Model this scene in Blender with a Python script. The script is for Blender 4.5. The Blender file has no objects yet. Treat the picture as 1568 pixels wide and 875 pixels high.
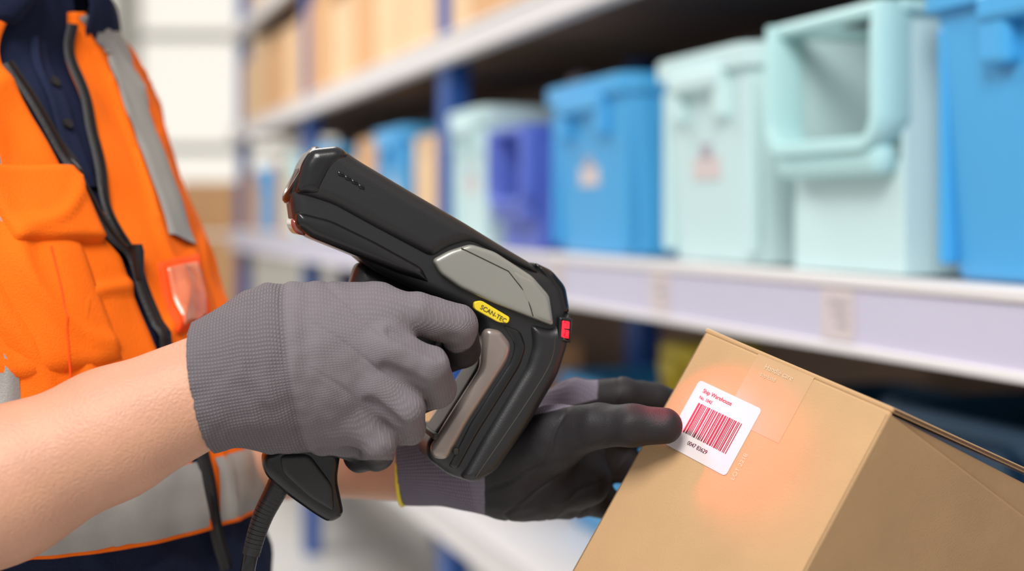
import bpy, math, random
import numpy as np
from mathutils import Vector, Matrix, noise
random.seed(7)
CAMZ=1.35; FPX=2178.0; K=1/FPX
# ---------------------------------------------------------------- helpers
def lin(r,g,b):
    f=lambda c:(c/255/12.92) if c/255<=0.04045 else ((c/255+0.055)/1.055)**2.4
    return (f(r),f(g),f(b),1)
def ref(u,v,y):      # image pixel coordinates + chosen depth -> world metres
    return np.array([(u-784)*K*y, y, CAMZ+(330-v)*K*y])
def empty(name, loc=(0,0,0)):
    e=bpy.data.objects.new(name,None); bpy.context.scene.collection.objects.link(e)
    e.empty_display_size=0.05; return e
def mat(name,col,rough=0.5,metal=0.0,bump=0.0,bscale=200,var=0.0,vscale=10,spec=0.5,trans=0,emis=None,es=0,sheen=0,coat=0,sss=0):
    m=bpy.data.materials.new(name); m.use_nodes=True; n=m.node_tree.nodes; l=m.node_tree.links
    b=n['Principled BSDF']; b.inputs['Base Color'].default_value=col
    b.inputs['Roughness'].default_value=rough; b.inputs['Metallic'].default_value=metal
    b.inputs['Specular IOR Level'].default_value=spec
    b.inputs['Transmission Weight'].default_value=trans
    b.inputs['Sheen Weight'].default_value=sheen
    b.inputs['Coat Weight'].default_value=coat
    if sss:
        b.inputs['Subsurface Weight'].default_value=sss; b.inputs['Subsurface Radius'].default_value=(0.01,0.004,0.002); b.inputs['Subsurface Scale'].default_value=1.0
    if emis: b.inputs['Emission Color'].default_value=emis; b.inputs['Emission Strength'].default_value=es
    tc=n.new('ShaderNodeTexCoord')
    if var>0:
        t=n.new('ShaderNodeTexNoise'); t.inputs['Scale'].default_value=vscale; t.inputs['Detail'].default_value=5
        l.new(tc.outputs['Object'],t.inputs['Vector'])
        mx=n.new('ShaderNodeMix'); mx.data_type='RGBA'
        mx.inputs[6].default_value=tuple(c*(1-var) for c in col[:3])+(1,); mx.inputs[7].default_value=tuple(min(1,c*(1+var)) for c in col[:3])+(1,)
        l.new(t.outputs['Fac'],mx.inputs[0]); l.new(mx.outputs[2],b.inputs['Base Color'])
    if bump>0:
        t2=n.new('ShaderNodeTexNoise'); t2.inputs['Scale'].default_value=bscale; t2.inputs['Detail'].default_value=3
        l.new(tc.outputs['Object'],t2.inputs['Vector'])
        bp=n.new('ShaderNodeBump'); bp.inputs['Strength'].default_value=bump; bp.inputs['Distance'].default_value=0.002
        l.new(t2.outputs['Fac'],bp.inputs['Height']); l.new(bp.outputs['Normal'],b.inputs['Normal'])
    return m
def obj(name,verts,faces,m,parent=None,smooth=True,sharp=38):
    me=bpy.data.meshes.new(name)
    me.from_pydata([tuple(map(float,v)) for v in verts],[],[tuple(map(int,f)) for f in faces]); me.update()
    o=bpy.data.objects.new(name,me); bpy.context.scene.collection.objects.link(o)
    if m: me.materials.append(m)
    if smooth:
        me.polygons.foreach_set('use_smooth',[True]*len(me.polygons))
        if sharp: me.set_sharp_from_angle(angle=math.radians(sharp))
    if parent: o.parent=parent
    return o
def roundpoly(p,rc=8,n=4):
    p=[np.array(q,float) for q in p]; out=[]; N=len(p)
    for i in range(N):
        a,b,c=p[i-1],p[i],p[(i+1)%N]; la,lc=np.linalg.norm(a-b),np.linalg.norm(c-b)
        d=min(rc,la*.45,lc*.45); s=b+(a-b)/la*d; e=b+(c-b)/lc*d
        for k in range(n+1):
            t=k/n; out.append(s*(1-t)**2+b*2*t*(1-t)+e*t*t)
    return out
def spline(P,n=8):
    P=[np.array(p,float) for p in P]; out=[]
    for i in range(len(P)-1):
        p0=P[max(i-1,0)];p1=P[i];p2=P[i+1];p3=P[min(i+2,len(P)-1)]
        for j in range(n):
            t=j/n; out.append(.5*((2*p1)+(-p0+p2)*t+(2*p0-5*p1+4*p2-p3)*t*t+(-p0+3*p1-3*p2+p3)*t**3))
    out.append(P[-1]); return out
def tube(name,path,r,m,parent=None,seg=12,prof=None,up=(0,0,1)):
    """sweep; r scalar or list; prof=(rx,ry) flattening"""
    path=[np.array(p,float) for p in path]; n=len(path); V=[];F=[]
    prev=None
    for i,p in enumerate(path):
        t=path[min(i+1,n-1)]-path[max(i-1,0)]; t/=np.linalg.norm(t)
        if prev is None:
            a=np.cross(t,np.array(up,float))
            if np.linalg.norm(a)<1e-3: a=np.cross(t,[1,0,0.1])
        else: a=prev-t*np.dot(prev,t)
        a/=np.linalg.norm(a); prev=a; b=np.cross(t,a)
        rr=r[i] if hasattr(r,'__len__') else r
        rx,ry=prof if prof else (1,1)
        for j in range(seg):
            th=2*math.pi*j/seg; V.append(p+a*math.cos(th)*rr*rx+b*math.sin(th)*rr*ry)
    for i in range(n-1):
        for j in range(seg):
            F.append((i*seg+j,i*seg+(j+1)%seg,(i+1)*seg+(j+1)%seg,(i+1)*seg+j))
    F.append(tuple(range(seg))); F.append(tuple(range((n-1)*seg,n*seg))[::-1])
    return obj(name,V,F,m,parent)
def frame_box(name,c,size,ax,m,parent=None,bev=0.0,smooth=False):
    V=[]
    for sx in(-.5,.5):
        for sy in(-.5,.5):
            for sz in(-.5,.5): V.append(np.array(c)+ax[0]*size[0]*sx+ax[1]*size[1]*sy+ax[2]*size[2]*sz)
    F=[(0,1,3,2),(4,6,7,5),(0,4,5,1),(2,3,7,6),(0,2,6,4),(1,5,7,3)]
    o=obj(name,V,F,m,parent,smooth=False)
    if bev>0:
        b=o.modifiers.new('bev','BEVEL'); b.width=bev; b.segments=2
    return o
WAX=[np.array([1.,0,0]),np.array([0,1.,0]),np.array([0,0,1.])]
# ---------------------------------------------------------------- SDF modelling
def surface_nets(F,org,h):
    ins=F<0; nx,ny,nz=F.shape; cs=(nx-1,ny-1,nz-1)
    S=np.zeros(cs+(3,),np.float32); C=np.zeros(cs,np.float32)
    cor=[(i,j,k) for i in(0,1) for j in(0,1) for k in(0,1)]
    def sl(c): return tuple(slice(c[a],c[a]+cs[a]) for a in range(3))
    for a in cor:
        for ax in range(3):
            if a[ax]==0:
                b=list(a); b[ax]=1; b=tuple(b)
                f0=F[sl(a)]; f1=F[sl(b)]; m=(f0<0)!=(f1<0)
                idx=np.nonzero(m); t=f0[idx]/(f0[idx]-f1[idx])
                for d in range(3):
                    S[idx+(np.full(len(t),d),)]+= a[d]+(t if d==ax else 0)
                C[idx]+=1
    idx=np.nonzero(C>0); n=len(idx[0]); ids=-np.ones(cs,np.int64); ids[idx]=np.arange(n)
    V=np.stack(idx,1)+S[idx]/C[idx][:,None]; V=V*h+org
    faces=[]
    def quads(e,lo,c):
        i,j,k=np.nonzero(e); l=lo[i,j,k]
        q=np.stack([ids[i+o[0],j+o[1],k+o[2]] for o in c],1)
        q[~l]=q[~l][:,::-1]; faces.append(q)
    e=ins[:-1,1:-1,1:-1]!=ins[1:,1:-1,1:-1]; quads(e,ins[:-1,1:-1,1:-1],[(0,0,0),(0,1,0),(0,1,1),(0,0,1)])
    e=ins[1:-1,:-1,1:-1]!=ins[1:-1,1:,1:-1]; quads(e,ins[1:-1,:-1,1:-1],[(0,0,0),(0,0,1),(1,0,1),(1,0,0)])
    e=ins[1:-1,1:-1,:-1]!=ins[1:-1,1:-1,1:]; quads(e,ins[1:-1,1:-1,:-1],[(0,0,0),(1,0,0),(1,1,0),(0,1,0)])
    return V,np.concatenate(faces)
def sdf_mesh(prims,h,clips=()):
    """prims: (a,b,ra,rb,k,(sx,sy,sz)[,'sub'])"""
    A=[]
    for p in prims:
        if len(p)>6: continue
        r=max(p[2],p[3])+.012; A+= [np.array(p[0])-r,np.array(p[0])+r,np.array(p[1])-r,np.array(p[1])+r]
    lo=np.min(A,0)-2*h; hi=np.max(A,0)+2*h; N=np.ceil((hi-lo)/h).astype(int)+1
    F=np.full(N,1e3,np.float32)
    for p in prims:
        a=np.array(p[0],float);b=np.array(p[1],float);ra,rb=p[2],p[3];k=p[4];s=np.array(p[5] if len(p)>5 else (1,1,1),float)
        r=max(ra,rb)+k+3*h
        i0=np.clip(((np.minimum(a,b)-r-lo)/h).astype(int),0,N-1); i1=np.clip(((np.maximum(a,b)+r-lo)/h).astype(int)+2,1,N)
        if np.any(i1<=i0): continue
        X,Y,Z=np.meshgrid(*[lo[d]+h*np.arange(i0[d],i1[d]) for d in range(3)],indexing='ij')
        P=np.stack([X,Y,Z],-1)-a
        ba=b-a
        L=max(np.dot(ba,ba),1e-9); t=np.clip((P@ba)/L,0,1)
        D=(P-t[...,None]*ba)*s
        d=(np.linalg.norm(D,axis=-1)-(ra+(rb-ra)*t)).astype(np.float32)
        sl=tuple(slice(i0[q],i1[q]) for q in range(3)); G=F[sl]
        if len(p)>6:
            hh=np.maximum(k-np.abs(G+d),0)/k; F[sl]=np.maximum(G,-d)+hh*hh*k/4
        else:
            hh=np.maximum(k-np.abs(G-d),0)/k if k>0 else 0
            F[sl]=np.minimum(G,d)-(hh*hh*k/4)
    if clips:
        X,Y,Z=np.meshgrid(*[lo[d]+h*np.arange(N[d]) for d in range(3)],indexing='ij')
        for pt,nn in clips:
            F=np.maximum(F,((X-pt[0])*nn[0]+(Y-pt[1])*nn[1]+(Z-pt[2])*nn[2]).astype(np.float32))
    return surface_nets(F,lo,h)
def sdf_obj(name,prims,h,m,parent=None,disp=None,clips=()):
    V,Fc=sdf_mesh(prims,h,clips)
    if disp: V=disp(V)
    return obj(name,V,Fc,m,parent,True,None),V
def uv_of(V):
    return 784+V[:,0]/V[:,1]*FPX, 330-(V[:,2]-CAMZ)/V[:,1]*FPX
# ---------------------------------------------------------------- materials
M={}
M['black']=mat('scanner_black_rubber',lin(27,27,29),.38,bump=.12,bscale=1500,spec=.5)
M['black2']=mat('scanner_black_plastic',lin(20,20,22),.24,bump=.03,bscale=900)
M['silver']=mat('scanner_grey_panel',lin(146,146,139),.34,.35,bump=.04,bscale=1200)
M['gun']=mat('scanner_grip_inlay',lin(150,138,132),.24,.5,bump=.05,bscale=900)
M['lens']=mat('scanner_lens_glass',lin(50,22,20),.06,coat=1)
M['redgl']=mat('scanner_red_window',lin(128,62,54),.15,coat=1)
M['led']=mat('red_led',lin(255,30,40),.2,emis=(1,.01,.03,1),es=1.3)
M['yellow']=mat('yellow_label',lin(226,200,40),.5)
M['ink']=mat('ink',lin(40,36,30),.6)
M['skin']=mat('skin',lin(198,148,121),.5,bump=.35,bscale=520,var=.14,vscale=30,sss=.08)
M['orange']=mat('hi_vis_orange_fabric',lin(255,112,14),.8,bump=.45,bscale=900,var=.06,vscale=9,spec=.2)
M['orange2']=mat('hi_vis_orange_piping',lin(255,80,20),.7,bump=.3,bscale=700,spec=.2)
M['navy']=mat('navy_fabric',lin(26,34,60),.85,bump=.5,bscale=600,var=.2,vscale=20,spec=.2)
M['zip']=mat('black_zip',lin(26,23,25),.6,bump=.3,bscale=500)
M['zipm']=mat('zip_metal',lin(48,46,48),.3,.7)
M['reflect']=mat('reflective_tape',lin(150,148,144),.5,.1,bump=.25,bscale=900,var=.06,vscale=40)
M['clear']=mat('clear_id_sleeve',lin(232,124,88),.22,coat=.3,var=.35,vscale=60)
M['card']=mat('cardboard',lin(184,149,110),.85,bump=.16,bscale=700,var=.12,vscale=22,spec=.2)
M['cardin']=mat('cardboard_edge',lin(104,76,52),.9,bump=.5,bscale=600)
M['tape']=mat('packing_tape',lin(187,151,113),.35,var=.05,vscale=60,coat=.1)
M['tprint']=mat('tape_print',lin(212,186,156),.6)
M['label']=mat('paper_label',lin(208,196,196),.55)
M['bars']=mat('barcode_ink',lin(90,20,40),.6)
M['blue']=mat('blue_plastic',lin(70,164,222),.38,var=.05,vscale=5)
M['blue_shade']=mat('blue_plastic_shaded',lin(30,78,112),.45,var=.1,vscale=5)  # bin blue darkened to paint in the shade under the shelf
M['blue2']=mat('deep_blue_plastic',lin(90,112,204),.4,var=.05,vscale=5)
M['mint']=mat('mint_plastic',lin(198,226,228),.4,var=.04,vscale=5)
M['mintd']=mat('mint_plastic_rim',lin(180,222,225),.35,var=.03,vscale=5)
M['steel']=mat('white_shelf_steel',lin(224,220,220),.45,var=.03,vscale=4)
M['lav']=mat('shelf_price_rail',lin(198,195,216),.4,var=.03,vscale=6)
M['post']=mat('blue_rack_steel',lin(36,84,160),.45,var=.05,vscale=5)
M['darkb']=mat('rack_back_board',lin(124,102,86),.8,var=.2,vscale=3)
M['cart2']=mat('stock_carton',lin(206,160,114),.8,var=.12,vscale=6)
M['cart3']=mat('stock_carton_pale',lin(222,188,148),.8,var=.1,vscale=6)
M['ylw']=mat('yellow_plastic',lin(190,170,40),.5,var=.05,vscale=5)
M['grey']=mat('grey_bag',lin(168,160,170),.8,var=.1,vscale=20,bump=.4,bscale=60)
def glove_mat(name,grey,dark):
    m=bpy.data.materials.new(name); m.use_nodes=True; n=m.node_tree.nodes; l=m.node_tree.links; b=n['Principled BSDF']
    at=n.new('ShaderNodeAttribute'); at.attribute_name='dark'
    kn=n.new('ShaderNodeAttribute'); kn.attribute_name='knit'
    tc=n.new('ShaderNodeTexCoord')
    nz=n.new('ShaderNodeTexNoise'); nz.inputs['Scale'].default_value=90; l.new(tc.outputs['Object'],nz.inputs['Vector'])
    ad=n.new('ShaderNodeMath'); ad.operation='MULTIPLY_ADD'; ad.inputs[1].default_value=.35; l.new(nz.outputs['Fac'],ad.inputs[0]); l.new(at.outputs['Fac'],ad.inputs[2])
    mr=n.new('ShaderNodeMapRange'); mr.inputs['From Min'].default_value=.58; mr.inputs['From Max'].default_value=.82; l.new(ad.outputs[0],mr.inputs['Value'])
    sep=n.new('ShaderNodeSeparateXYZ'); l.new(kn.outputs['Vector'],sep.inputs[0])
    def sn(out,f):
        a=n.new('ShaderNodeMath'); a.operation='MULTIPLY'; a.inputs[1].default_value=f; l.new(out,a.inputs[0])
        s=n.new('ShaderNodeMath'); s.operation='SINE'; l.new(a.outputs[0],s.inputs[0])
        c=n.new('ShaderNodeMath'); c.operation='MULTIPLY_ADD'; c.inputs[1].default_value=.5; c.inputs[2].default_value=.5; l.new(s.outputs[0],c.inputs[0]); return c
    s1=sn(sep.outputs['X'],2*math.pi/.0021); s2=sn(sep.outputs['Y'],2*math.pi/.0026)
    pr=n.new('ShaderNodeMath'); pr.operation='MULTIPLY'; l.new(s1.outputs[0],pr.inputs[0]); l.new(s2.outputs[0],pr.inputs[1])
    inv=n.new('ShaderNodeMath'); inv.operation='SUBTRACT'; inv.inputs[0].default_value=1; l.new(mr.outputs[0],inv.inputs[1])
    cz=n.new('ShaderNodeMath'); cz.operation='MULTIPLY_ADD'; cz.inputs[1].default_value=.65; cz.inputs[2].default_value=.35; l.new(sep.outputs['Z'],cz.inputs[0])
    am=n.new('ShaderNodeMath'); am.operation='MULTIPLY'; l.new(inv.outputs[0],am.inputs[0]); l.new(cz.outputs[0],am.inputs[1])
    hb=n.new('ShaderNodeMath'); hb.operation='MULTIPLY'; l.new(pr.outputs[0],hb.inputs[0]); l.new(am.outputs[0],hb.inputs[1])
    fn=n.new('ShaderNodeTexNoise'); fn.inputs['Scale'].default_value=900; l.new(tc.outputs['Object'],fn.inputs['Vector'])
    h2=n.new('ShaderNodeMath'); h2.operation='MULTIPLY_ADD'; h2.inputs[1].default_value=.3; l.new(fn.outputs['Fac'],h2.inputs[0]); l.new(hb.outputs[0],h2.inputs[2])
    bp=n.new('ShaderNodeBump'); bp.inputs['Strength'].default_value=.8; bp.inputs['Distance'].default_value=.0009
    l.new(h2.outputs[0],bp.inputs['Height']); l.new(bp.outputs['Normal'],b.inputs['Normal'])
    g2=n.new('ShaderNodeMix'); g2.data_type='RGBA'; g2.inputs[6].default_value=tuple(c*.62 for c in grey[:3])+(1,); g2.inputs[7].default_value=tuple(c*1.12 for c in grey[:3])+(1,)
    l.new(pr.outputs[0],g2.inputs[0])
    gm=n.new('ShaderNodeMix'); gm.data_type='RGBA'; gm.inputs[6].default_value=tuple(c*.9 for c in grey[:3])+(1,); l.new(g2.outputs[2],gm.inputs[7]); l.new(cz.outputs[0],gm.inputs[0])
    mx=n.new('ShaderNodeMix'); mx.data_type='RGBA'; l.new(gm.outputs[2],mx.inputs[6]); mx.inputs[7].default_value=dark
    l.new(mr.outputs[0],mx.inputs[0]); l.new(mx.outputs[2],b.inputs['Base Color'])
    rg=n.new('ShaderNodeMapRange'); rg.inputs['To Min'].default_value=.9; rg.inputs['To Max'].default_value=.6; l.new(mr.outputs[0],rg.inputs['Value']); l.new(rg.outputs[0],b.inputs['Roughness'])
    b.inputs['Specular IOR Level'].default_value=.3
    return m
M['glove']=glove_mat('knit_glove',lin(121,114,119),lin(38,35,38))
M['glove2']=glove_mat('coated_glove',lin(126,119,134),lin(36,33,36))
def set_attrs(o,dark,knit):
    a=o.data.attributes.new('dark','FLOAT','POINT'); a.data.foreach_set('value',np.asarray(dark,np.float32))
    a=o.data.attributes.new('knit','FLOAT_VECTOR','POINT'); a.data.foreach_set('vector',np.asarray(knit,np.float32).ravel())
def sstep(a,b,x): t=np.clip((x-a)/(b-a),0,1); return t*t*(3-2*t)
def wrinkle(V,amp,sc,seed=0):
    return np.array([noise.noise(Vector((p[0]*sc+seed,p[1]*sc,p[2]*sc))) for p in V])*amp

# ================================================================ RACKING
U=np.array([-.3155,.949,0]); U/=np.linalg.norm(U); Nn=np.array([U[1],-U[0],0]); ZZ=np.array([0,0,1.])
P0=np.array([.54,1.5,0])
RAX=[-U,Nn,ZZ]
def rk(t,n,z): return P0+U*t+Nn*n+ZZ*(CAMZ+z)
rack=empty('storage_rack')
TA,TB=-1.6,6.5
def rbox(name,t0,t1,n0,n1,z0,z1,m,bev=0,parent=None):
    return frame_box(name,rk((t0+t1)/2,(n0+n1)/2,(z0+z1)/2),(abs(t1-t0),abs(n1-n0),abs(z1-z0)),RAX,m,parent or rack,bev)
SH=[-.742,-.080,.457,.99]
for i,z in enumerate(SH):
    hgt=.090 if i<2 else .065
    rbox('shelf_deck_%d'%i,TA,TB,.03,.62,z-.03,z,M['steel'] if i<2 else M['darkb'])
    rbox('shelf_rail_%d'%i,TA,TB,-.012,.03,z-hgt,z-.012,M['lav'] if i==1 else M['steel'],.004)
    rbox('shelf_lip_%d'%i,TA,TB,-.016,.05,z-.012,z+.003,M['steel'],.003)
rbox('shelf_rail_edge',TA,TB,-.022,-.008,SH[1]-.095,SH[1]-.084,M['steel'],.002)
for j,t in enumerate([-.62,2.3,4.35,6.35]):
    for nn in (.02,.56):
        rbox('upright_%d'%j,t,t+.1,nn,nn+.06,-1.35,1.45,M['post'],.004)
rbox('back_panel',TA,TB,.62,.64,-1.2,1.4,M['darkb'])
for i,(t,w) in enumerate([(.31,.075),(.86,.075),(1.35,.08),(2.0,.08),(3.1,.08)]):
    rbox('price_tag_%d'%i,t,t+w,-.0145,-.0122,SH[1]-.080,SH[1]-.014,M['label'])
    for q in range(3):
        rbox('price_tag_print_%d'%i,t+.012,t+w-.018-.01*q,-.0152,-.0146,SH[1]-.035-.014*q,SH[1]-.029-.014*q,M['grey'])

# ---------------------------------------------------------------- bins
def rr(hw,hd,rad,z,cy,n=5):
    pts=[]
    for cx,cy2,a0 in((hw-rad,hd-rad,0),(-hw+rad,hd-rad,90),(-hw+rad,-hd+rad,180),(hw-rad,-hd+rad,270)):
        for k in range(n):
            a=math.radians(a0+90*k/(n-1)); pts.append((cx+rad*math.cos(a),cy+cy2+rad*math.sin(a),z))
    return pts
def placer(t,n,z):
    o=rk(t,n,z)
    return lambda p:o+RAX[0]*p[0]+RAX[1]*p[1]+RAX[2]*p[2]
def lbox(name,c,s,T,m,parent,bev=.003):
    return frame_box(name,T(c),s,RAX,m,parent,bev)
def make_bin(name,t0,t1,zb,h,d,m,m2=None,label=True,n0=.02,cont=None):
    w=t1-t0; T=placer((t0+t1)/2,n0,zb+.002); e=empty(name); m2=m2 or m
    tp=.93; hw,hd=w/2-.012,d/2; cy=hd
    L=[rr(hw*tp*.97,hd*tp*.97,.03,.0,cy),rr(hw*tp,hd*tp,.035,.006,cy),rr(hw,hd,.035,h-.035,cy),rr(hw+.012,hd+.012,.04,h-.035,cy),rr(hw+.013,hd+.013,.04,h-.004,cy),rr(hw+.009,hd+.009,.04,h,cy),rr(hw-.004,hd-.004,.035,h,cy),rr(hw*tp-.005,hd*tp-.005,.03,.008,cy)]
    V=[];F=[];n=len(L[0])
    for r_ in L: V+= [T(p) for p in r_]
    for i in range(len(L)-1):
        for j in range(n): F.append((i*n+j,i*n+(j+1)%n,(i+1)*n+(j+1)%n,(i+1)*n+j))
    F.append(tuple(range(n))[::-1]); F.append(tuple(range((len(L)-1)*n,len(L)*n)))
    obj('tub',V,F,m,e)
    gz=h-.045
    lbox('grip_bar',(0,-.008,gz),(w*.52,.03,.035),T,m2,e,.008)
    for s in(-1,1): lbox('grip_drop',(s*w*.22,-.004,gz-.035),(w*.09,.028,.06),T,m2,e,.008)
    for s in(-1,1): lbox('corner_rib',(s*(hw*.90),.012,h*.45),(.016,.022,h*.8),T,m2,e,.005)
    lbox('side_rib',(hw*.97,hd*.8,h*.45),(.012,.02,h*.75),T,m2,e,.004)
    lbox('side_rib',(hw*.97,hd*1.3,h*.45),(.012,.02,h*.75),T,m2,e,.004)
    if label:
        lbox('label_card',(.0,.0085,h*.52),(min(.1,w*.28),.003,.085),T,M['label'],e,.001)
        lbox('label_print',(.0,.0064,h*.54),(.04,.001,.03),T,M['grey'],e,0)
    return e
def make_hopper(name,t0,t1,zb,h,d,m,m2,n0=.03,low=.42):
    w=t1-t0; T=placer((t0+t1)/2,n0,zb+.002); e=empty(name)
    hw=w/2-.012
    lbox('base',(0,d/2,.004),(2*hw*.95,d*.97,.008),T,m,e)
    lbox('rear_wall',(0,d-.004,h/2),(2*hw,.007,h),T,m,e)
    fr=h*low
    lbox('front_wall',(0,.004,fr/2),(2*hw*.98,.007,fr),T,m,e)
    for s in(-1,1):
        lbox('side_wall',(s*hw*.985,d/2,h/2),(.007,d,h),T,m,e)
    for s in(-1,1): lbox('side_rim',(s*hw,d/2,h-.008),(.024,d+.02,.018),T,m2,e,.006)
    lbox('rear_rim',(0,d,h-.008),(2*hw,.024,.018),T,m2,e,.006)
    R=.035; zt=h-.002; zb2=fr+.022; x=hw
    path=[(-x,-.022,zt)]+[(-x,-.026,zt-(zt-zb2-R)*q/4) for q in range(1,5)]
    path+=[(-x+R-R*math.cos(a),-.026,zb2+R-R*math.sin(a)) for a in np.linspace(.15,math.pi/2,8)]
    path+=[(x-R+R*math.sin(a),-.026,zb2+R-R*math.cos(a)) for a in np.linspace(0,math.pi/2-.15,8)]
    path+=[(x,-.026,zb2+R+(zt-zb2-R)*q/4) for q in range(0,4)]+[(x,-.022,zt)]
    P=[T(p) for p in path]; V=[];F=[]
    prof=[(-.009,-.012),(-.005,-.018),(.008,-.018),(.011,-.012),(.011,.01),(.004,.034),(-.009,.034)]
    n=len(P); np_=len(prof); cx=T((0,-.03,zt))
    for i in range(n):
        t=P[min(i+1,n-1)]-P[max(i-1,0)]; t/=np.linalg.norm(t); out=np.cross(t,RAX[1]); out/=np.linalg.norm(out)
        if np.dot(out,P[i]-cx)<0: out=-out
        for a,b in prof: V.append(P[i]+out*a+RAX[1]*b)
    for i in range(n-1):
        for j in range(np_): F.append((i*np_+j,i*np_+(j+1)%np_,(i+1)*np_+(j+1)%np_,(i+1)*np_+j))
    F.append(tuple(range(np_))); F.append(tuple(range((n-1)*np_,n*np_))[::-1])
    obj('mouth_frame',V,F,m2,e,True,50)
    lbox('mouth_top',(0,-.018,zt-.007),(2*hw,.03,.018),T,m2,e,.006)
    lbox('front_skirt',(0,-.018,fr+.002),(2*hw*.97,.036,.040),T,m2,e,.014)
    return e
S1=SH[1]+.003
make_bin('storage_bin',-.34,.215,S1,.35,.45,M['blue'],label=True)
make_hopper('picking_bin',.255,.545,S1,.343,.45,M['mint'],M['mintd'])
make_bin('storage_bin',.63,.985,S1,.335,.45,M['mint'],M['mint'])
make_bin('storage_bin',1.10,1.54,S1,.335,.45,M['blue'])
make_hopper('picking_bin',1.60,1.86,S1,.27,.42,M['blue2'],M['blue2'],low=.30)
e=empty('plastic_bag')
V2,F2=sdf_mesh([(rk(1.71,.18,S1+.09),rk(1.73,.18,S1+.3),.07,.06,.03),(rk(1.74,.18,S1+.2),rk(1.75,.18,S1+.36),.06,.04,.03)],.008)
obj('bag_body',V2,F2,M['grey'],e)
make_bin('storage_bin',1.95,2.28,S1,.335,.45,M['mint'])
make_bin('storage_bin',2.72,3.14,S1,.335,.45,M['blue'])
make_bin('storage_bin',3.85,4.2,S1,.33,.45,M['blue'],label=False)
make_bin('storage_bin',4.55,4.85,S1,.33,.45,M['mint'],label=False)
make_bin('storage_bin',5.25,5.65,S1,.30,.45,M['blue'],label=False)
def carton(t0,t1,z,h,d,m,n0=.03):
    e=empty('stock_carton_box')
    rbox('carton_body',t0,t1,n0,n0+d,z+.003,z+h,m,.004,e)
    rbox('carton_tape',(t0+t1)/2-.025,(t0+t1)/2+.025,n0-.001,n0+d,z+h-.06,z+h+.001,M['tape'],0,e)
    rbox('carton_seam',t0+.01,t1-.01,n0-.0008,n0,z+h-.004,z+h-.002,M['cardin'],0,e)
for a in [(2.45,2.68,.3),(3.19,3.45,.33),(3.48,3.8,.26),(4.24,4.33,.3),(4.9,5.2,.33),(5.7,6.2,.3)]:
    carton(a[0],a[1],S1,a[2],.42,random.choice([M['cart2'],M['cart3']]))
t=-1.4
while t<6.0:
    w=random.uniform(.28,.42)
    carton(t,t+w-.02,SH[2]+.003,random.uniform(.3,.42),.5,random.choice([M['cart2'],M['cart3'],M['cart2']]))
    t+=w
t=2.4
while t<6.0:
    w=random.uniform(.3,.45); carton(t,t+w-.02,SH[3]+.003,random.uniform(.25,.35),.5,random.choice([M['cart2'],M['cart3']])); t+=w
S0=SH[0]+.003
for (a,b,m,hh) in [(-.3,.15,'blue_shade',.44),(.18,.62,'blue_shade',.46),(.66,1.1,'blue_shade',.42),(1.62,2.0,'blue',.36),(3.0,3.4,'blue',.3),(4.4,4.8,'blue',.3)]:
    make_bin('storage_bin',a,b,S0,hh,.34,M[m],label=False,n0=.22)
make_bin('storage_bin',1.34,1.50,S0,.47,.16,M['ylw'],label=False,n0=.26)
for a in [(2.45,2.68,.38),(2.7,2.95,.33),(3.45,3.8,.35),(3.85,4.2,.3),(4.85,5.2,.35),(5.3,5.7,.3)]:
    carton(a[0],a[1],S0,a[2],.42,M['cart2'])

# ================================================================ SHELL
frame_box('floor',(0,5,-.05),(16,26,.1),WAX,mat('polished_concrete',lin(206,204,200),.3,var=.06,vscale=1.5))
wallm=mat('wall_cladding_white',lin(240,236,226),.8,var=.02,vscale=2)
beam=mat('girt_grey',lin(206,204,198),.6,var=.03,vscale=3)
winm=mat('daylight_window',lin(236,232,220),.4,emis=(1,.965,.90,1),es=.55)
frame_box('wall_back',(0,14,3.5),(16,.2,7),WAX,wallm)
for i,(x,w) in enumerate([(-6.3,1.5),(-4.6,1.5),(-2.9,1.5),(-1.2,1.5)]):
    g=empty('window_%d'%(i+1))
    frame_box('pane',(x,13.88,2.6),(w,.02,3.2),WAX,winm,g)
    for z in (.98,2.0,3.1,4.22): frame_box('mullion',(x,13.85,z),(w+.1,.05,.09),WAX,beam,g)
    for s in(-1,1): frame_box('jamb',(x+s*w/2,13.85,2.6),(.08,.06,3.3),WAX,beam,g)
frame_box('trim_1',(0,13.86,.15),(16,.06,.3),WAX,beam)
e=empty('pallet_of_cartons')
for i,(x,y,z,s) in enumerate([(-2.0,9.2,.35,.6),(-2.0,9.2,.95,.55),(-2.65,9.3,.35,.55),(-1.95,9.25,1.4,.35)]):
    frame_box('carton_%d'%i,(x,y,z+.0),(s,s,s*.95),WAX,M['cart2'],e,.01)
frame_box('pallet_base',(-2.25,9.2,.04),(1.2,.8,.08),WAX,M['cardin'],e)

# ================================================================ CARDBOARD BOX
box=empty('cardboard_box')
A3=np.array([.57,-.788,-.226]); A3/=np.linalg.norm(A3)
B3=np.array([-.5,-.115,-.86]); B3-=A3*np.dot(A3,B3); B3/=np.linalg.norm(B3)
C3=np.cross(A3,B3)
Lc=ref(1365,630,.9)-A3*.174
BW,BH,BD=.174,.24,.27
def bp_(s,l,d): return Lc+A3*s+B3*l+C3*d
BA=[A3,B3,C3]
def bbox(name,s0,s1,l0,l1,d0,d1,m,bev=0):
    return frame_box(name,bp_((s0+s1)/2,(l0+l1)/2,(d0+d1)/2),(abs(s1-s0),abs(l1-l0),abs(d1-d0)),BA,m,box,bev)
tk=.004
bbox('front_panel',0,BW,0,BH,0,tk,M['card'],.0018)
bbox('right_panel',BW-tk,BW,.0015,BH,0,BD,M['card'],.0018)
bbox('left_panel',0,tk,0,BH,0,BD,M['card'],.0018)
bbox('rear_panel',0,BW,0,BH,BD-tk,BD,M['card'],.0018)
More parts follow.
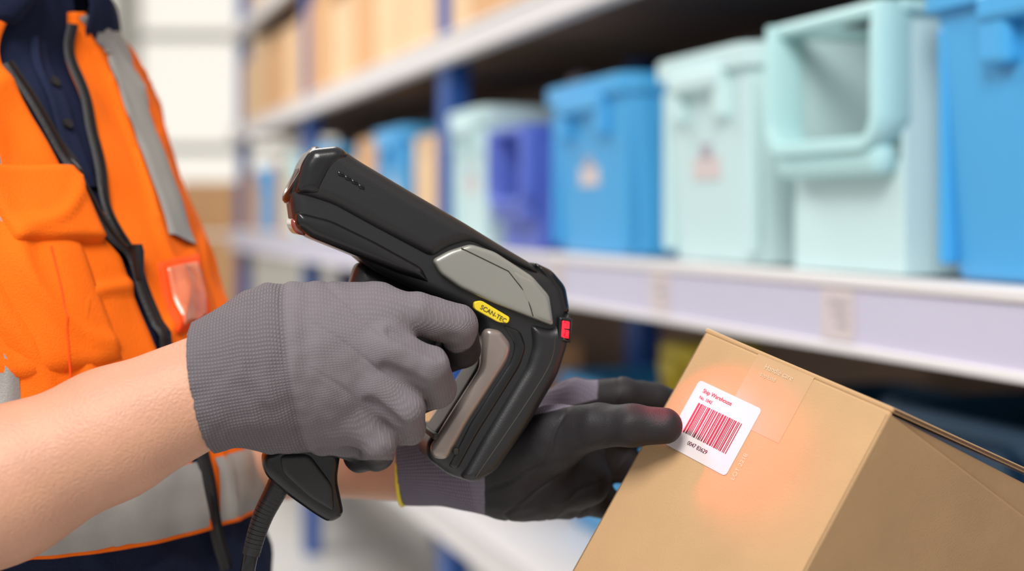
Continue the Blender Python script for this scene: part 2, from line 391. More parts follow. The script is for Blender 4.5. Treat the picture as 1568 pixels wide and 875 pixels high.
bbox('bottom_panel',0,BW,BH-tk,BH,0,BD,M['card'],.0018)
bbox('inner_flap',tk,BW-tk,.004,.007,.002,BD-tk,M['cardin'],0)
ang=math.radians(8); cf=C3*math.cos(ang)-B3*math.sin(ang); bf=B3*math.cos(ang)+C3*math.sin(ang)
fc=Lc+A3*(BW/2)+cf*(BD/2)-bf*.001
frame_box('top_flap',fc,(BW+.001,.0035,BD),[A3,bf,cf],M['card'],box,.0012)
frame_box('top_flap_core',fc+A3*.0004,(BW+.0012,.0016,BD-.004),[A3,bf,cf],M['cardin'],box,0)
an2=math.radians(6.2); ci=C3*math.cos(an2)-B3*math.sin(an2); bi=B3*math.cos(an2)+C3*math.sin(an2)
frame_box('side_tuck_flap',Lc+A3*(BW-.0035)+ci*(BD/2)+bi*.022,(.003,.040,BD-.004),[A3,bi,ci],M['card'],box,.001)
bbox('tape_strip',.055,.108,-.0003,.050,-.0002,0,M['tape'])
bbox('tape_lower',.045,.105,.165,BH,-.0003,0,M['tape'])
bbox('side_tape',BW,BW+.0005,.11,.165,.05,.25,M['tape'])
ls0,ls1,ll0,ll1=.019,.082,.034,.086
def rrplate(name,s0,s1,l0,l1,rad,off,m):
    pts=[]
    for cx,cy,a0 in((s1-rad,l1-rad,0),(s0+rad,l1-rad,90),(s0+rad,l0+rad,180),(s1-rad,l0+rad,270)):
        for k in range(5):
            th=math.radians(a0+22.5*k); pts.append((cx+rad*math.cos(th),cy+rad*math.sin(th)))
    n=len(pts); V=[bp_(p[0],p[1],-off) for p in pts]+[bp_(p[0],p[1],0) for p in pts]
    F=[tuple(range(n))[::-1]]+[(j,(j+1)%n,n+(j+1)%n,n+j) for j in range(n)]
    return obj(name,V,F,m,box,False)
rrplate('shipping_label',ls0,ls1,ll0,ll1,.003,.0005,M['label'])
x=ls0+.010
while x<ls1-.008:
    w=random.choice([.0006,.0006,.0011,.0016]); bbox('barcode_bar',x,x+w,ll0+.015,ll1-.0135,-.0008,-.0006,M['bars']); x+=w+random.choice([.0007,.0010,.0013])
def text(name,s,body,orig,ex,ey,size,m,parent):
    cu=bpy.data.curves.new(name,'FONT'); cu.body=body; cu.size=size; cu.extrude=.00005
    o=bpy.data.objects.new(name,cu); bpy.context.scene.collection.objects.link(o); cu.materials.append(m)
    ez=np.cross(ex,ey); Mx=Matrix(((ex[0],ey[0],ez[0],orig[0]),(ex[1],ey[1],ez[1],orig[1]),(ex[2],ey[2],ez[2],orig[2]),(0,0,0,1)))
    o.matrix_world=Mx; o.parent=parent; return o
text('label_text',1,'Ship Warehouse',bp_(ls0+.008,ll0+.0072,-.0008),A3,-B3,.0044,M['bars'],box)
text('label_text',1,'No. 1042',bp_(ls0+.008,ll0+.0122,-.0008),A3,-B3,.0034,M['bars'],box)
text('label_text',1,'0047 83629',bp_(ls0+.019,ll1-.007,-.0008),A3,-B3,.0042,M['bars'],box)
text('tape_print',1,'Handle care',bp_(.066,.008,-.0005),A3,-B3,.0055,M['tprint'],box)
text('tape_print',1,'top load',bp_(.066,.0135,-.0005),A3,-B3,.0042,M['tprint'],box)
text('box_print',1,'LOT 2218',bp_(.090,.086,-.0002),-B3,-A3,.0048,M['tprint'],box)

# ================================================================ BARCODE SCANNER
sc=empty('barcode_scanner')
PSI=math.radians(14); cp,sp=math.cos(PSI),math.sin(PSI); PIV=np.array([(640-784)*K,1.022,CAMZ])
def S(u,v,yl):
    lx=(u-640)*K/cp; return PIV+np.array([lx*cp-yl*sp,lx*sp+yl*cp,(330-v)*K])
def poly_sdf(P,X,Z):
    d=np.full(X.shape,1e9); s=np.zeros(X.shape,bool); N=len(P)
    for i in range(N):
        a_=P[i]; b_=P[(i+1)%N]; e=b_-a_; wx=X-a_[0]; wz=Z-a_[1]
        t=np.clip((wx*e[0]+wz*e[1])/(e@e+1e-12),0,1); d=np.minimum(d,(wx-e[0]*t)**2+(wz-e[1]*t)**2)
        cnd=((a_[1]<=Z)&(b_[1]>Z))|((b_[1]<=Z)&(a_[1]>Z))
        with np.errstate(divide='ignore',invalid='ignore'):
            xi=a_[0]+(Z-a_[1])*e[0]/(e[1] if e[1]!=0 else 1e-9)
        s^= cnd&(X<xi)
    return np.where(s,-1,1)*np.sqrt(d)
def extr(name,poly,T,r,m,rc=10,yc=0.0,h=.0009,parent=None,bulge=0):
    P=[np.array([p[0]*K,-p[1]*K]) for p in roundpoly(poly,rc)]; A=np.array(P)
    lo=np.array([A[:,0].min(),-T,A[:,1].min()])-3*h; hi=np.array([A[:,0].max(),T,A[:,1].max()])+3*h
    N=np.ceil((hi-lo)/h).astype(int)+1
    X,Z=np.meshgrid(lo[0]+h*np.arange(N[0]),lo[2]+h*np.arange(N[2]),indexing='ij')
    d2=poly_sdf(P,X,Z); Y=np.abs(lo[1]+h*np.arange(N[1]))
    q1=(d2+r)[:,None,:]; q2=(Y-T+r)[None,:,None]
    F=np.minimum(np.maximum(q1,q2),0)+np.sqrt(np.maximum(q1,0)**2+np.maximum(q2,0)**2)-r
    V,Fc=surface_nets(F.astype(np.float32),lo,h)
    lx=(V[:,0]/K-640)*K/cp; yl=V[:,1]+yc
    W=np.stack([PIV[0]+lx*cp-yl*sp,PIV[1]+lx*sp+yl*cp,PIV[2]+330*K+V[:,2]],1)
    return obj(name,W,Fc,m,parent or sc,True,None)
def pillow(name,poly,T,r,m,it=2,n=4,yc=0.0,parent=None,rc=7):
    P=np.array(roundpoly(poly,rc)); N=len(P)
    area=.5*np.sum(P[:,0]*np.roll(P[:,1],-1)-np.roll(P[:,0],-1)*P[:,1])
    tn=np.roll(P,-1,0)-np.roll(P,1,0); tn/=np.linalg.norm(tn,axis=1)[:,None]+1e-9
    nrm=np.stack([tn[:,1],-tn[:,0]],1)*(1 if area>0 else -1)
    rp=r/K; rings=[]
    for j in range(n+1):
        th=math.pi/2*j/n; rings.append((rp*(1-math.cos(th)),-(T-r)-r*math.sin(th)))
    full=rings[::-1]+[(q[0],-q[1]) for q in rings]
    V=[];F=[]
    for ins,y in full:
        for q in range(N):
            w=P[q]-nrm[q]*ins; V.append(S(w[0],w[1],y+yc))
    for i in range(len(full)-1):
        for j in range(N): F.append((i*N+j,i*N+(j+1)%N,(i+1)*N+(j+1)%N,(i+1)*N+j))
    F.append(tuple(range(N))); F.append(tuple(range((len(full)-1)*N,len(full)*N)))
    o=obj(name,V,F,m,parent or sc,True,50)
    import bmesh
    bm=bmesh.new(); bm.from_mesh(o.data); bmesh.ops.recalc_face_normals(bm,faces=bm.faces); bm.to_mesh(o.data); bm.free()
    return o
extr('housing',[(466,240),(478,229),(512,227),(537,246),(620,296),(700,343),(760,381),(800,406),(833,418),(858,442),(864,480),(858,530),(842,580),(797,655),(746,726),(712,744),(680,734),(645,706),(642,682),(668,648),(722,562),(728,520),(722,494),(700,480),(640,452),(560,412),(530,385),(470,364),(446,345),(440,300),(452,262)],.025,.010,M['black'],12)
extr('upper_barrel',[(472,230),(512,226),(537,245),(620,295),(700,342),(762,381),(803,405),(818,424),(780,410),(706,371),(672,382),(648,398),(560,350),(500,316),(444,298),(456,254)],.0295,.010,M['black'],12)
extr('nose_cap',[(470,230),(511,225),(528,240),(504,262),(484,304),(446,297),(456,252)],.0308,.009,M['black2'],9)
extr('lower_barrel',[(448,322),(500,336),(560,366),(634,408),(648,436),(600,420),(530,389),(470,364),(447,346)],.0285,.007,M['black2'],8)
extr('side_panel',[(648,398),(674,384),(706,374),(742,386),(800,424),(827,455),(834,503),(812,494),(740,465),(690,442),(660,420)],.0312,.003,M['silver'],7)
extr('panel_ridge',[(766,412),(802,430),(826,458),(832,500),(803,488),(788,462)],.0320,.003,M['silver'],8)
extr('grip_inlay',[(728,504),(752,504),(772,530),(766,556),(704,650),(672,708),(650,702),(646,686),(723,566)],.0275,.006,M['gun'],10)
extr('inlay_channel',[(752,496),(785,508),(794,535),(784,565),(718,668),(688,722),(672,716),(704,652),(768,556),(774,530)],.0262,.003,M['black2'],10)
extr('rear_spine',[(798,498),(834,508),(863,478),(859,530),(843,580),(798,655),(747,726),(712,744),(690,734),(722,678),(792,565),(802,532)],.0300,.008,M['black'],10)
extr('top_trim',[(806,402),(836,416),(858,442),(865,482),(848,492),(840,466),(826,436)],.0245,.006,M['black2'],8)
extr('trigger',[(640,452),(742,490),(735,512),(700,540),(665,560),(640,520)],.012,.005,M['black2'],6,yc=.008)
extr('pistol_grip',[(545,400),(670,455),(668,540),(640,600),(600,668),(520,708),(440,695),(470,600),(520,480)],.017,.012,M['black'],14,yc=.008,h=.0015)
pillow('status_led',[(845,492),(859,495),(857,524),(843,520)],.0312,.002,M['led'],rc=3)
pillow('led_bezel',[(841,487),(863,491),(860,530),(839,525)],.0306,.002,M['black2'],rc=4)
pillow('led_bar',[(848,505),(860,507),(859,510),(848,508)],.0316,.001,M['black2'],rc=1)
pillow('maker_label',[(711,463),(722,461),(766,488),(763,497),(748,495),(711,474)],.0290,.0006,M['yellow'],rc=4)
ex=S(750,484,0)-S(720,466,0); ex/=np.linalg.norm(ex); ny=np.array([sp,-cp,0]); ey=np.cross(ny,ex)
text('maker_label_print',1,'SCAN-TEC',S(719,473,-.0293),ex,ey,.0045,M['ink'],sc)
for q,(u,v) in enumerate([(512,268),(522,274),(532,280),(542,287)]):
    pillow('button_%d'%q,[(u-5,v-5),(u+4,v-2),(u+5,v+5),(u-4,v+2)],.0305,.001,M['black2'],rc=2)
for u,v in [(684,692),(653,668)]:
    pillow('screw',[(u-4,v-5),(u+4,v-5),(u+4,v+5),(u-4,v+5)],.0282,.001,M['ink'],rc=3)
tube('shell_seam',[S(u,v,-.0298) for u,v in spline([(836,520),(828,560),(790,622),(713,732)],5)],.0005,M['ink'],sc,6)
tube('shell_seam',[S(u,v,-.0313) for u,v in [(690,380),(762,416),(790,452),(800,486)]],.0004,M['ink'],sc,6)
def ell(cu,cv,yl,du,dv,ry,n=32):
    return [S(cu+du*math.cos(t),cv+dv*math.cos(t),yl+ry*math.sin(t)) for t in np.linspace(0,2*math.pi,n+1)]
tube('window_bezel',ell(461,268,0,20,-36,.022),.0040,M['black2'],sc,10)
tube('window_ring',ell(456,266,0,18,-33,.0195),.0016,M['gun'],sc,8)
R_=ell(458,266,0,17,-31,.018)[:-1]; obj('scan_window',R_,[tuple(range(len(R_)))],M['lens'],sc,False)
extr('aimer_window',[(442,334),(458,338),(464,362),(450,358),(443,348)],.021,.004,M['redgl'],4)
extr('cable_boot',[(402,692),(440,670),(518,690),(512,735),(523,790),(502,802),(478,786),(440,756),(405,722)],.013,.007,M['black2'],12)
extr('boot_ridge',[(425,690),(470,690),(505,740),(508,785),(470,760),(430,720)],.0150,.004,M['black'],12)
cab=spline([S(440,715,0),S(424,750,0),S(404,790,0),S(390,835,0),S(381,880,.0),S(372,980,.01),S(330,1150,.05),S(240,1200,.12),S(190,1080,.14)],14)
tube('cable',cab,.0052,M['black2'],sc,12)
for i in range(4,46,2):
    p,q=cab[i],cab[i+1]; d=(q-p)/np.linalg.norm(q-p)
    tube('strain_relief_rib',[p,p+d*.0028],.0088-.00006*i,M['black'],sc,14)

# ================================================================ WORKER TORSO (parametric)
fdir=np.array([.88,-.475,0]); wdir=np.array([.475,.88,0])
SEC=[(.90,-.35,1.19,.17,.125),(.98,-.345,1.19,.168,.122),(1.07,-.345,1.187,.150,.120),(1.158,-.365,1.187,.152,.122),(1.246,-.396,1.195,.165,.127),(1.319,-.426,1.20,.175,.127),(1.39,-.455,1.206,.185,.122),(1.44,-.468,1.21,.19,.110),(1.475,-.470,1.213,.172,.094),(1.50,-.462,1.217,.132,.082),(1.525,-.452,1.22,.088,.073),(1.56,-.445,1.222,.068,.066),(1.60,-.44,1.222,.062,.062)]
SZ=np.array([s[0] for s in SEC]); SS=np.array([s[1:] for s in SEC])
ZF=np.linspace(.9,1.6,281); SF=np.stack([np.interp(ZF,SZ,SS[:,i]) for i in range(4)],1)
ker=np.hanning(25); ker/=ker.sum()
SF=np.stack([np.convolve(np.pad(SF[:,i],12,mode='edge'),ker,'valid') for i in range(4)],1)
def wr(phi,z):
    q=noise.noise(Vector((phi*1.6+z*5,z*7-phi*1.5,21)))
    return .006*noise.noise(Vector((phi*2.2,z*9,3)))+.0035*noise.noise(Vector((phi*5+z*14,z*16-phi*4,9)))+.004*max(0,1-abs(q)*9)*1.0
def surf0(phi,z):
    cx,cy,A_,B_=[np.interp(z,ZF,SF[:,i]) for i in range(4)]
    cph,sph=math.cos(phi),math.sin(phi); e_=.88
    return np.array([cx,cy,z])+fdir*B_*math.copysign(abs(cph)**e_,cph)+wdir*A_*math.copysign(abs(sph)**e_,sph)
def surfn(phi,z):
    t1=surf0(phi+.02,z)-surf0(phi-.02,z); t2=surf0(phi,min(z+.006,1.6))-surf0(phi,max(z-.006,.9))
    n=np.cross(t1,t2); return n/(np.linalg.norm(n)+1e-9)
def surf(phi,z,off=0.0):
    return surf0(phi,z)+surfn(phi,z)*(off+wr(phi,z))
def grid_obj(name,fn,nu,nv,m,parent,closed=False):
    V=[fn(i/(nu-1),j/(nv-1)) for j in range(nv) for i in range(nu)]
    F=[(j*nu+i,j*nu+i+1,(j+1)*nu+i+1,(j+1)*nu+i) for j in range(nv-1) for i in range(nu-1)]
    return obj(name,V,F,m,parent,True,60)
GP=np.linspace(-1.7,1.9,260); GZ=np.linspace(1.0,1.55,220)
GT=np.array([[surf0(p,z) for p in GP] for z in GZ]); GN=np.array([[surfn(p,z) for p in GP] for z in GZ])
GU=784+GT[...,0]/GT[...,1]*FPX; GV=330-(GT[...,2]-CAMZ)/GT[...,1]*FPX
fac=GT-np.array([0,0,CAMZ]); fac/=np.linalg.norm(fac,axis=-1)[...,None]
PEN=np.where((GN*fac).sum(-1)<-.06,0,1e6)
def at_(u,v):
    d=(GU-u)**2+(GV-v)**2+PEN; j,i=np.unravel_index(np.argmin(d),d.shape); return (GP[i],GZ[j])
worker=empty('warehouse_worker')
grid_obj('shirt_torso',lambda s,t:surf(-math.pi+2*math.pi*s,.9+.655*t,0),140,110,M['navy'],worker)
zp=[at_(*q) for q in [(183,400),(210,465),(235,530),(265,615),(290,700),(312,785),(330,870)]]
near=[at_(*q) for q in [(0,108),(22,140),(45,178),(90,258),(120,312),(150,366)]]+zp
far=[at_(*q) for q in [(100,40),(97,75),(112,140),(127,205),(140,270),(155,335)]]+zp
def track(L,side):
    L=sorted(L,key=lambda q:q[1]); zs=[q[1] for q in L]; ps=[q[0] for q in L]
    def f(z):
        if z>zs[-1]: return ps[-1]+side*(z-zs[-1])*1.0
        return np.interp(z,zs,ps)
    return f
fn_near=track(near,-1.0); fn_far=track(far,1.0)
HEM=1.100; TOP=1.522
vest=empty('safety_vest')
def vestf(s,t):
    z=HEM+(TOP-HEM)*t; p0=fn_far(z)+.012; p1=fn_near(z)-.012+2*math.pi
    edge=min(s,1-s); off=.010-(.006 if edge<.0001 else 0)
    return surf(p0+(p1-p0)*s,z,off)
vo=grid_obj('vest_shell',vestf,240,130,M['orange'],vest)
sm=vo.modifiers.new('sol','SOLIDIFY'); sm.thickness=.003; sm.offset=-1
def densify(path,n=8): return [tuple(q) for q in spline([np.array(p) for p in path],n)]
def ribbon(name,path,hw,off,m,h=.0015,parent=vest,n=7):
    path=densify(path); C=[surf(p[0],p[1],off) for p in path]; V=[];F=[]
    for i,p in enumerate(path):
        t=C[min(i+1,len(C)-1)]-C[max(i-1,0)]; t/=np.linalg.norm(t)
        t1=surf(p[0]+.02,p[1])-surf(p[0]-.02,p[1]); t2=surf(p[0],p[1]+.004)-surf(p[0],p[1]-.004); nn=np.cross(t1,t2); nn/=np.linalg.norm(nn)
        sd=np.cross(nn,t); sd/=np.linalg.norm(sd)
        J=np.stack([t1/.04,t2/.008],1)
        for k in range(n):
            x=-1+2*k/(n-1); dp=np.linalg.lstsq(J,sd*x*hw,rcond=None)[0]
            o2=off+h*(1 if abs(x)<.99 else -.8)
            V.append(surf(p[0]+dp[0],p[1]+dp[1],o2))
    for i in range(len(path)-1):
        for k in range(n-1): F.append((i*n+k,i*n+k+1,(i+1)*n+k+1,(i+1)*n+k))
    return obj(name,V,F,m,parent,True,60)
ribbon('zip_tape',near,.0062,.012,M['zip']); ribbon('zip_tape',far,.0055,.012,M['zip'])
ribbon('zip_teeth',zp,.0032,.0145,M['zipm'])
ribbon('zip_teeth',near[:6]+zp[:1],.0018,.0142,M['zipm']); ribbon('zip_teeth',far[:6]+zp[:1],.0018,.0142,M['zipm'])
ribbon('reflective_strip',[at_(*q) for q in [(120,12),(148,62),(172,118),(196,180),(222,248),(245,315),(262,378)]],.019,.0125,M['reflect'],n=11)
zb=1.128
ribbon('reflective_band',[(p,zb) for p in np.linspace(fn_far(zb)+.04,fn_near(zb)-.04+2*math.pi,26)],.0255,.012,M['reflect'])
ribbon('reflective_strip',[at_(*q) for q in [(-60,60),(-30,250),(-6,420),(2,540),(6,640)]],.012,.0125,M['reflect'])
def patch(name,cor,off,h,m,nu=24,nv=20,parent=vest):
    C=[np.array(at_(*q)) for q in cor]  # tl,tr,br,bl
    def fn(s,t):
        q=(C[0]*(1-s)+C[1]*s)*(1-t)+(C[3]*(1-s)+C[2]*s)*t
        ed=min(s,1-s,t,1-t); o_=off+h*min(1,ed*9+.15) if ed>0 else off-.006
        return surf(q[0],q[1],o_)
    return grid_obj(name,fn,nu,nv,m,parent)
patch('chest_pocket',[(-70,300),(112,372),(185,560),(-30,600)],.0105,.004,M['orange'])
patch('pocket_flap',[(-60,256),(92,262),(150,378),(10,385)],.015,.005,M['orange'])
patch('id_pocket_frame',[(224,408),(280,396),(300,505),(252,522)],.012,.002,M['orange2'])
patch('id_pocket_window',[(232,418),(274,408),(292,496),(258,512)],.0155,.001,M['clear'])
ribbon('seam_line',[at_(*q) for q in [(62,390),(78,450),(92,540),(100,600)]],.0008,.0150,M['orange2'],h=.0006,n=3)
sp_=surf(zp[0][0],zp[0][1],.018)
tube('zip_slider',[sp_+np.array([0,0,.006]),sp_,sp_-np.array([-.002,0,.022])],[.004,.0055,.0035],M['zipm'],vest,8)
def collar(s,t):
    ph=.28+(2*math.pi-.5)*s; z=1.50+.055*t
    return surf(ph,z,.010+.012*math.sin(math.pi*t)*1.0)
co=grid_obj('shirt_collar',collar,80,10,M['navy'],worker); s_=co.modifiers.new('s','SOLIDIFY'); s_.thickness=.004
ribbon('shirt_placket',[at_(*q) for q in [(62,60),(80,130),(100,205),(130,290)]],.014,.002,M['navy'],h=.002,parent=worker)
for q in [(80,130),(97,195)]:
    pp=at_(*q); o_=surf(pp[0],pp[1],.004); o2=surf(pp[0],pp[1],.007); tube('shirt_button',[o_,o2],.0045,M['zip'],worker,12)
# arms
sh_r=np.array([-.545,1.055,1.425]); el_r=ref(-190,831,.90); wr_r=ref(335,588,.957)
mid=ref(0,745,.925)
sdf_obj('right_forearm',[(sh_r,el_r,.046,.040,.01),(el_r,mid,.046,.0465,.02),(mid,ref(170,665,.943),.0465,.0425,.02),(ref(170,665,.943),wr_r,.0425,.0365,.01)],.004,M['skin'],worker)
sl_=sh_r+(el_r-sh_r)*.72
sdf_obj('right_sleeve',[(np.array([-.50,1.13,1.40]),sh_r,.06,.062,.03),(sh_r,sl_,.063,.056,.02)],.006,M['navy'],worker)
sh_l=np.array([-.44,1.365,1.40]); el_l=ref(298,650,1.33); wr_l=ref(650,714,1.10)
sdf_obj('left_forearm',[(sh_l,el_l,.046,.042,.01),(el_l,ref(430,690,1.24),.042,.038,.03),(ref(430,690,1.24),wr_l,.038,.028,.02)],.004,M['skin'],worker)
sdf_obj('left_sleeve',[(np.array([-.45,1.30,1.39]),sh_l,.052,.055,.03),(sh_l,sh_l+(el_l-sh_l)*.5,.055,.05,.02)],.006,M['navy'],worker)
hipc=np.array([-.35,1.19,.90])
legs=[]
for s in(-1,1):
    hp=hipc+wdir*s*.085; kn=hp+np.array([.02,0,-.42]); an=kn+np.array([-.03,0,-.40])
    legs+=[(hp+np.array([0,0,.03]),kn,.098,.066,.04),(kn,an,.066,.055,.03)]
    b0=an+np.array([0,0,-.035]); sdf_obj('work_boot',[(b0+fdir*-.03,b0+fdir*.06,.042,.042,.02),(b0+fdir*.06,b0+fdir*.17+np.array([0,0,-.008]),.04,.032,.02)],.006,M['zip'],worker)
sdf_obj('trousers',[(hipc+wdir*-.05+ZZ*.06,hipc+wdir*.05+ZZ*.06,.125,.125,.04)]+legs,.008,M['navy'],worker)
nk=np.array([-.44,1.222,1.53]); hd=nk+fdir*.03+ZZ*.16
sdf_obj('head',[(nk,nk+fdir*.015+ZZ*.09,.055,.053,.02),(hd-fdir*.02,hd+fdir*.005+ZZ*.03,.085,.088,.03,(1,1,1)),(hd+fdir*.045-ZZ*.07,hd+fdir*.05-ZZ*.02,.05,.058,.03),
  (hd+fdir*.088+ZZ*.012,hd+fdir*.112-ZZ*.022,.008,.013,.012),(hd+fdir*.098-ZZ*.055+wdir*-.015,hd+fdir*.098-ZZ*.055+wdir*.015,.008,.008,.006),
  (hd+wdir*.09-ZZ*.02,hd+wdir*.092+ZZ*.015,.014,.016,.008,(1,1,1)),(hd-wdir*.09-ZZ*.02,hd-wdir*.092+ZZ*.015,.014,.016,.008)],.004,M['skin'],worker)
hairm=mat('dark_hair',lin(50,36,28),.6,bump=.6,bscale=300)
sdf_obj('hair',[(hd-fdir*.035,hd-fdir*.01+ZZ*.048,.088,.09,.03),(hd-fdir*.05-ZZ*.06,hd-fdir*.03,.06,.08,.03)],.005,hairm,worker)
eyem=mat('eye',lin(40,28,22),.2)
for s in(-1,1):
    p=hd+fdir*.092+wdir*s*.031+ZZ*.008; sdf_obj('eye',[(p,p+wdir*.002,.008,.008,.002)],.002,eyem,worker)
    tube('eyebrow',[p+ZZ*.02-wdir*.016+fdir*.002,p+ZZ*.024+fdir*.006,p+ZZ*.02+wdir*.016+fdir*.002],.003,hairm,worker,8)

# ================================================================ RIGHT GLOVE
def prim(p,q,k,s=(1,1,1),sub=False):
    t=(ref(*p[:3]),ref(*q[:3]),p[3],q[3],k,s); return t+('sub',) if sub else t
g1=empty('work_glove')
f12=(1,1.2,1)
PR=[prim((270,610,.951,.0415),(400,566,.962,.0440),.012,(1,1.12,1)),
 prim((270,610,.951,.0435),(300,599,.955,.0430),.004,(1,1.12,1)),
 prim((400,562,.962,.044),(470,552,.966,.046),.02,(1,1.35,1)),
 prim((430,508,.975,.032),(572,482,.975,.0225),.02,f12),
 prim((430,545,.966,.034),(582,532,.962,.0205),.02,f12),
 prim((430,590,.966,.034),(574,588,.962,.0190),.02,f12),
 prim((430,622,.974,.029),(545,640,.970,.0175),.02,f12),
 prim((440,648,.992,.018),(550,678,1.0,.014),.015),
 prim((430,520,1.0,.026),(520,478,1.035,.019),.02),prim((520,478,1.035,.018),(590,470,1.052,.0145),.008),prim((590,470,1.052,.014),(640,482,1.06,.0115),.005)]
def finger(L,k0=.011,k=.005):
    return [prim(L[i],L[i+1],k0 if i==0 else k) for i in range(len(L)-1)]
PR+=finger([(575,482,.970,.0185),(636,480,.972,.0150),(700,498,.982,.0142),(708,536,1.003,.0128),(672,553,1.022,.0112)],.007,.002)
PR+=finger([(590,537,.954,.0165),(655,562,.956,.0145),(670,596,.980,.0130),(638,612,1.01,.0115)],.006,.002)
PR+=finger([(578,590,.955,.0150),(620,626,.956,.0135),(625,655,.982,.0120),(596,662,1.01,.011)],.006,.002)
PR+=finger([(548,640,.964,.0140),(580,676,.966,.0124),(578,696,.990,.0114),(548,700,1.01,.0105)],.006,.002)
PR+=[prim((600,510,.944,.0030),(672,536,.946,.0060),.005,(1,1,1),True),
     prim((590,565,.940,.0030),(645,600,.942,.0055),.005,(1,1,1),True),
     prim((566,616,.944,.0025),(606,654,.946,.0050),.005,(1,1,1),True)]
axw=ref(640,550,.96)-ref(300,598,.955); axw/=np.linalg.norm(axw); w0=ref(300,598,.955)
def hand_attr(V,axis,w0):
    d=V-w0; s=d@axis; r=d-np.outer(s,axis)
    e1=np.cross(axis,[0,1,0]); e1/=np.linalg.norm(e1); e2=np.cross(axis,e1)
    th=np.arctan2(r@e1,(r@e2)*np.sign(-e2[1])); return s,th
def disp1(V):
    s=(V-w0)@axw
    ax=w0+np.outer(s,axw); n=V-ax; n/=np.linalg.norm(n,axis=1)[:,None]
    w=wrinkle(V,.0014,45)+wrinkle(V,.0008,100,5)
    w+= .0007*np.sin(s/.0085*2*np.pi*.5+wrinkle(V,2.0,30,2))*sstep(.03,.045,s)*(1-sstep(.075,.1,s))
    w-= .0010*np.exp(-((s-.066)/.0022)**2)
    f=np.abs(np.sin((V[:,2]*95+V[:,0]*60)+wrinkle(V,2.5,18,7)))
    w-= .0009*(1-sstep(0,.28,f))*sstep(.075,.10,s)*(1-sstep(.13,.15,s))
    return V+n*w[:,None]
hn=np.array([.977,0,.19]); hn/=np.linalg.norm(hn)
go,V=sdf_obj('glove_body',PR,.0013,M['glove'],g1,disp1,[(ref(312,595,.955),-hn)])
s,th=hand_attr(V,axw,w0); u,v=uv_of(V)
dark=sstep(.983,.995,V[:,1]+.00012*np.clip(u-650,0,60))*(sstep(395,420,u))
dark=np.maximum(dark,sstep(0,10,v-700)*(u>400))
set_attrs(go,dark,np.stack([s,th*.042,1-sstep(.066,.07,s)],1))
# ================================================================ LEFT GLOVE
g2=empty('work_glove')
P2=[prim((600,713,1.108,.0310),(740,706,1.085,.034),.01,(1,1.15,1)),
 prim((740,705,1.085,.034),(800,705,1.09,.036),.02,(1,1.2,1)),
 prim((790,670,1.09,.026),(880,622,1.10,.0195),.02),prim((790,690,1.09,.027),(890,668,1.11,.020),.02),
 prim((790,715,1.09,.027),(890,712,1.11,.020),.02),prim((790,735,1.085,.027),(872,758,1.10,.018),.02),
 prim((800,740,1.07,.022),(900,735,1.075,.018),.02),prim((760,700,1.075,.028),(850,672,1.045,.023),.02)]
P2+=finger([(882,618,1.10,.0180),(955,605,1.105,.0130),(1005,612,1.115,.0122),(1075,640,1.13,.0115)],.008,.004)
P2+=finger([(890,668,1.11,.0185),(970,655,1.125,.0140),(1040,672,1.15,.0125),(1100,705,1.17,.011)],.008,.004)
P2+=finger([(890,712,1.11,.0185),(955,712,1.125,.0135),(1010,735,1.15,.0125),(1070,765,1.17,.011)],.008,.004)
P2+=finger([(872,758,1.10,.0165),(920,768,1.115,.0125),(965,785,1.14,.0115),(1010,800,1.15,.0105)],.008,.004)
P2+=finger([(850,668,1.042,.0205),(918,652,1.014,.0155),(968,652,1.000,.0145),(1018,653,.996,.0125)],.01,.004)
P2+=[prim((880,640,1.075,.003),(960,628,1.085,.004),.008,(1,1,1),True)]
ax2=ref(880,690,1.09)-ref(620,713,1.105); ax2/=np.linalg.norm(ax2); w2=ref(620,713,1.105)
def disp2(V):
    s=(V-w2)@ax2; ax=w2+np.outer(s,ax2); n=V-ax; n/=np.linalg.norm(n,axis=1)[:,None]
    w=wrinkle(V,.0014,40)+wrinkle(V,.0009,90,3)*sstep(.05,.07,s)
    f=np.abs(np.sin((V[:,2]*70-V[:,0]*90)+wrinkle(V,2.5,20,7)))
    w-= .0014*(1-sstep(0,.3,f))*sstep(.055,.08,s)*(1-sstep(.16,.18,s))
    return V+n*w[:,None]
go2,V=sdf_obj('glove_body',P2,.0016,M['glove2'],g2,disp2,[(ref(617,713,1.105),-ax2)])
s,th=hand_attr(V,ax2,w2); u,v=uv_of(V)
dark=sstep(738,746,u)*sstep(-6,6,v-(655-.25*(u-742)))
dark=np.maximum(dark,sstep(905,925,u))
set_attrs(go2,dark,np.stack([s,th*.033,1-sstep(.055,.06,s)],1))
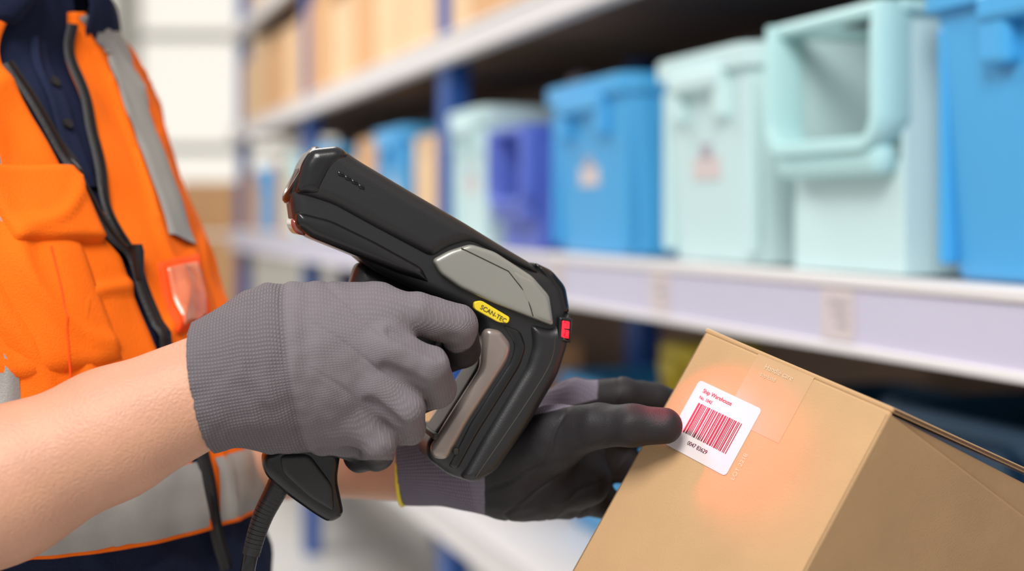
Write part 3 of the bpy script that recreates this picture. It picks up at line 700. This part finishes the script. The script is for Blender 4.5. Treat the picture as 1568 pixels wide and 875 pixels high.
yb=[ (ref(618,713,1.105)+np.cross(ax2,[0,0,1])*math.cos(t)*.0265+np.array([0,0,1])*math.sin(t)*.0305) for t in np.linspace(0,2*math.pi,33)]
tube('cuff_hem',yb,.0018,M['yellow'],g2,8)

# ================================================================ LIGHTS
w=bpy.data.worlds.new('World'); bpy.context.scene.world=w; w.use_nodes=True
bg=w.node_tree.nodes['Background']; bg.inputs['Color'].default_value=(1,.98,.955,1); bg.inputs['Strength'].default_value=.57
def area(name,loc,tgt,size,pw,col=(1,1,1)):
    l=bpy.data.lights.new(name,'AREA'); l.energy=pw; l.size=size; l.color=col; l.shape='SQUARE'
    o=bpy.data.objects.new(name,l); bpy.context.scene.collection.objects.link(o); o.location=loc
    o.rotation_euler=(Vector(tgt)-Vector(loc)).to_track_quat('-Z','Y').to_euler(); return o
area('added_area_light',(-.5,-.7,3.3),(0,1.3,1.2),1.3,98,(1,.975,.94))  # added key light, no fixture; placed to balance box faces and vest
area('added_area_light',(-1.6,4.5,4.2),(0,4.5,1.0),2.5,165,(1,.97,.93))  # added soft light over the aisle
sl=bpy.data.lights.new('scanner_red_beam','SPOT'); sl.energy=2.3; sl.color=(1,.06,.13); sl.spot_size=math.radians(50); sl.spot_blend=1.0; sl.shadow_soft_size=.010
so=bpy.data.objects.new('scanner_red_beam',sl); bpy.context.scene.collection.objects.link(so)
lp=S(878,498,-.046); so.location=tuple(float(q) for q in lp); tg=bp_(.056,.058,0); so.rotation_euler=(Vector(tg)-Vector(lp)).to_track_quat('-Z','Y').to_euler()
# ================================================================ CAMERA
cd=bpy.data.cameras.new('camera'); cam=bpy.data.objects.new('camera',cd); bpy.context.scene.collection.objects.link(cam)
cam.location=(0,0,CAMZ); cam.rotation_euler=(math.pi/2,0,0); cd.lens=50; cd.sensor_width=36; cd.shift_y=-(437.5-330)/1568
cd.dof.use_dof=True; cd.dof.focus_distance=.98; cd.dof.aperture_fstop=2.6; cd.clip_start=.05
bpy.context.scene.camera=cam
bpy.context.scene.view_settings.view_transform='Standard'
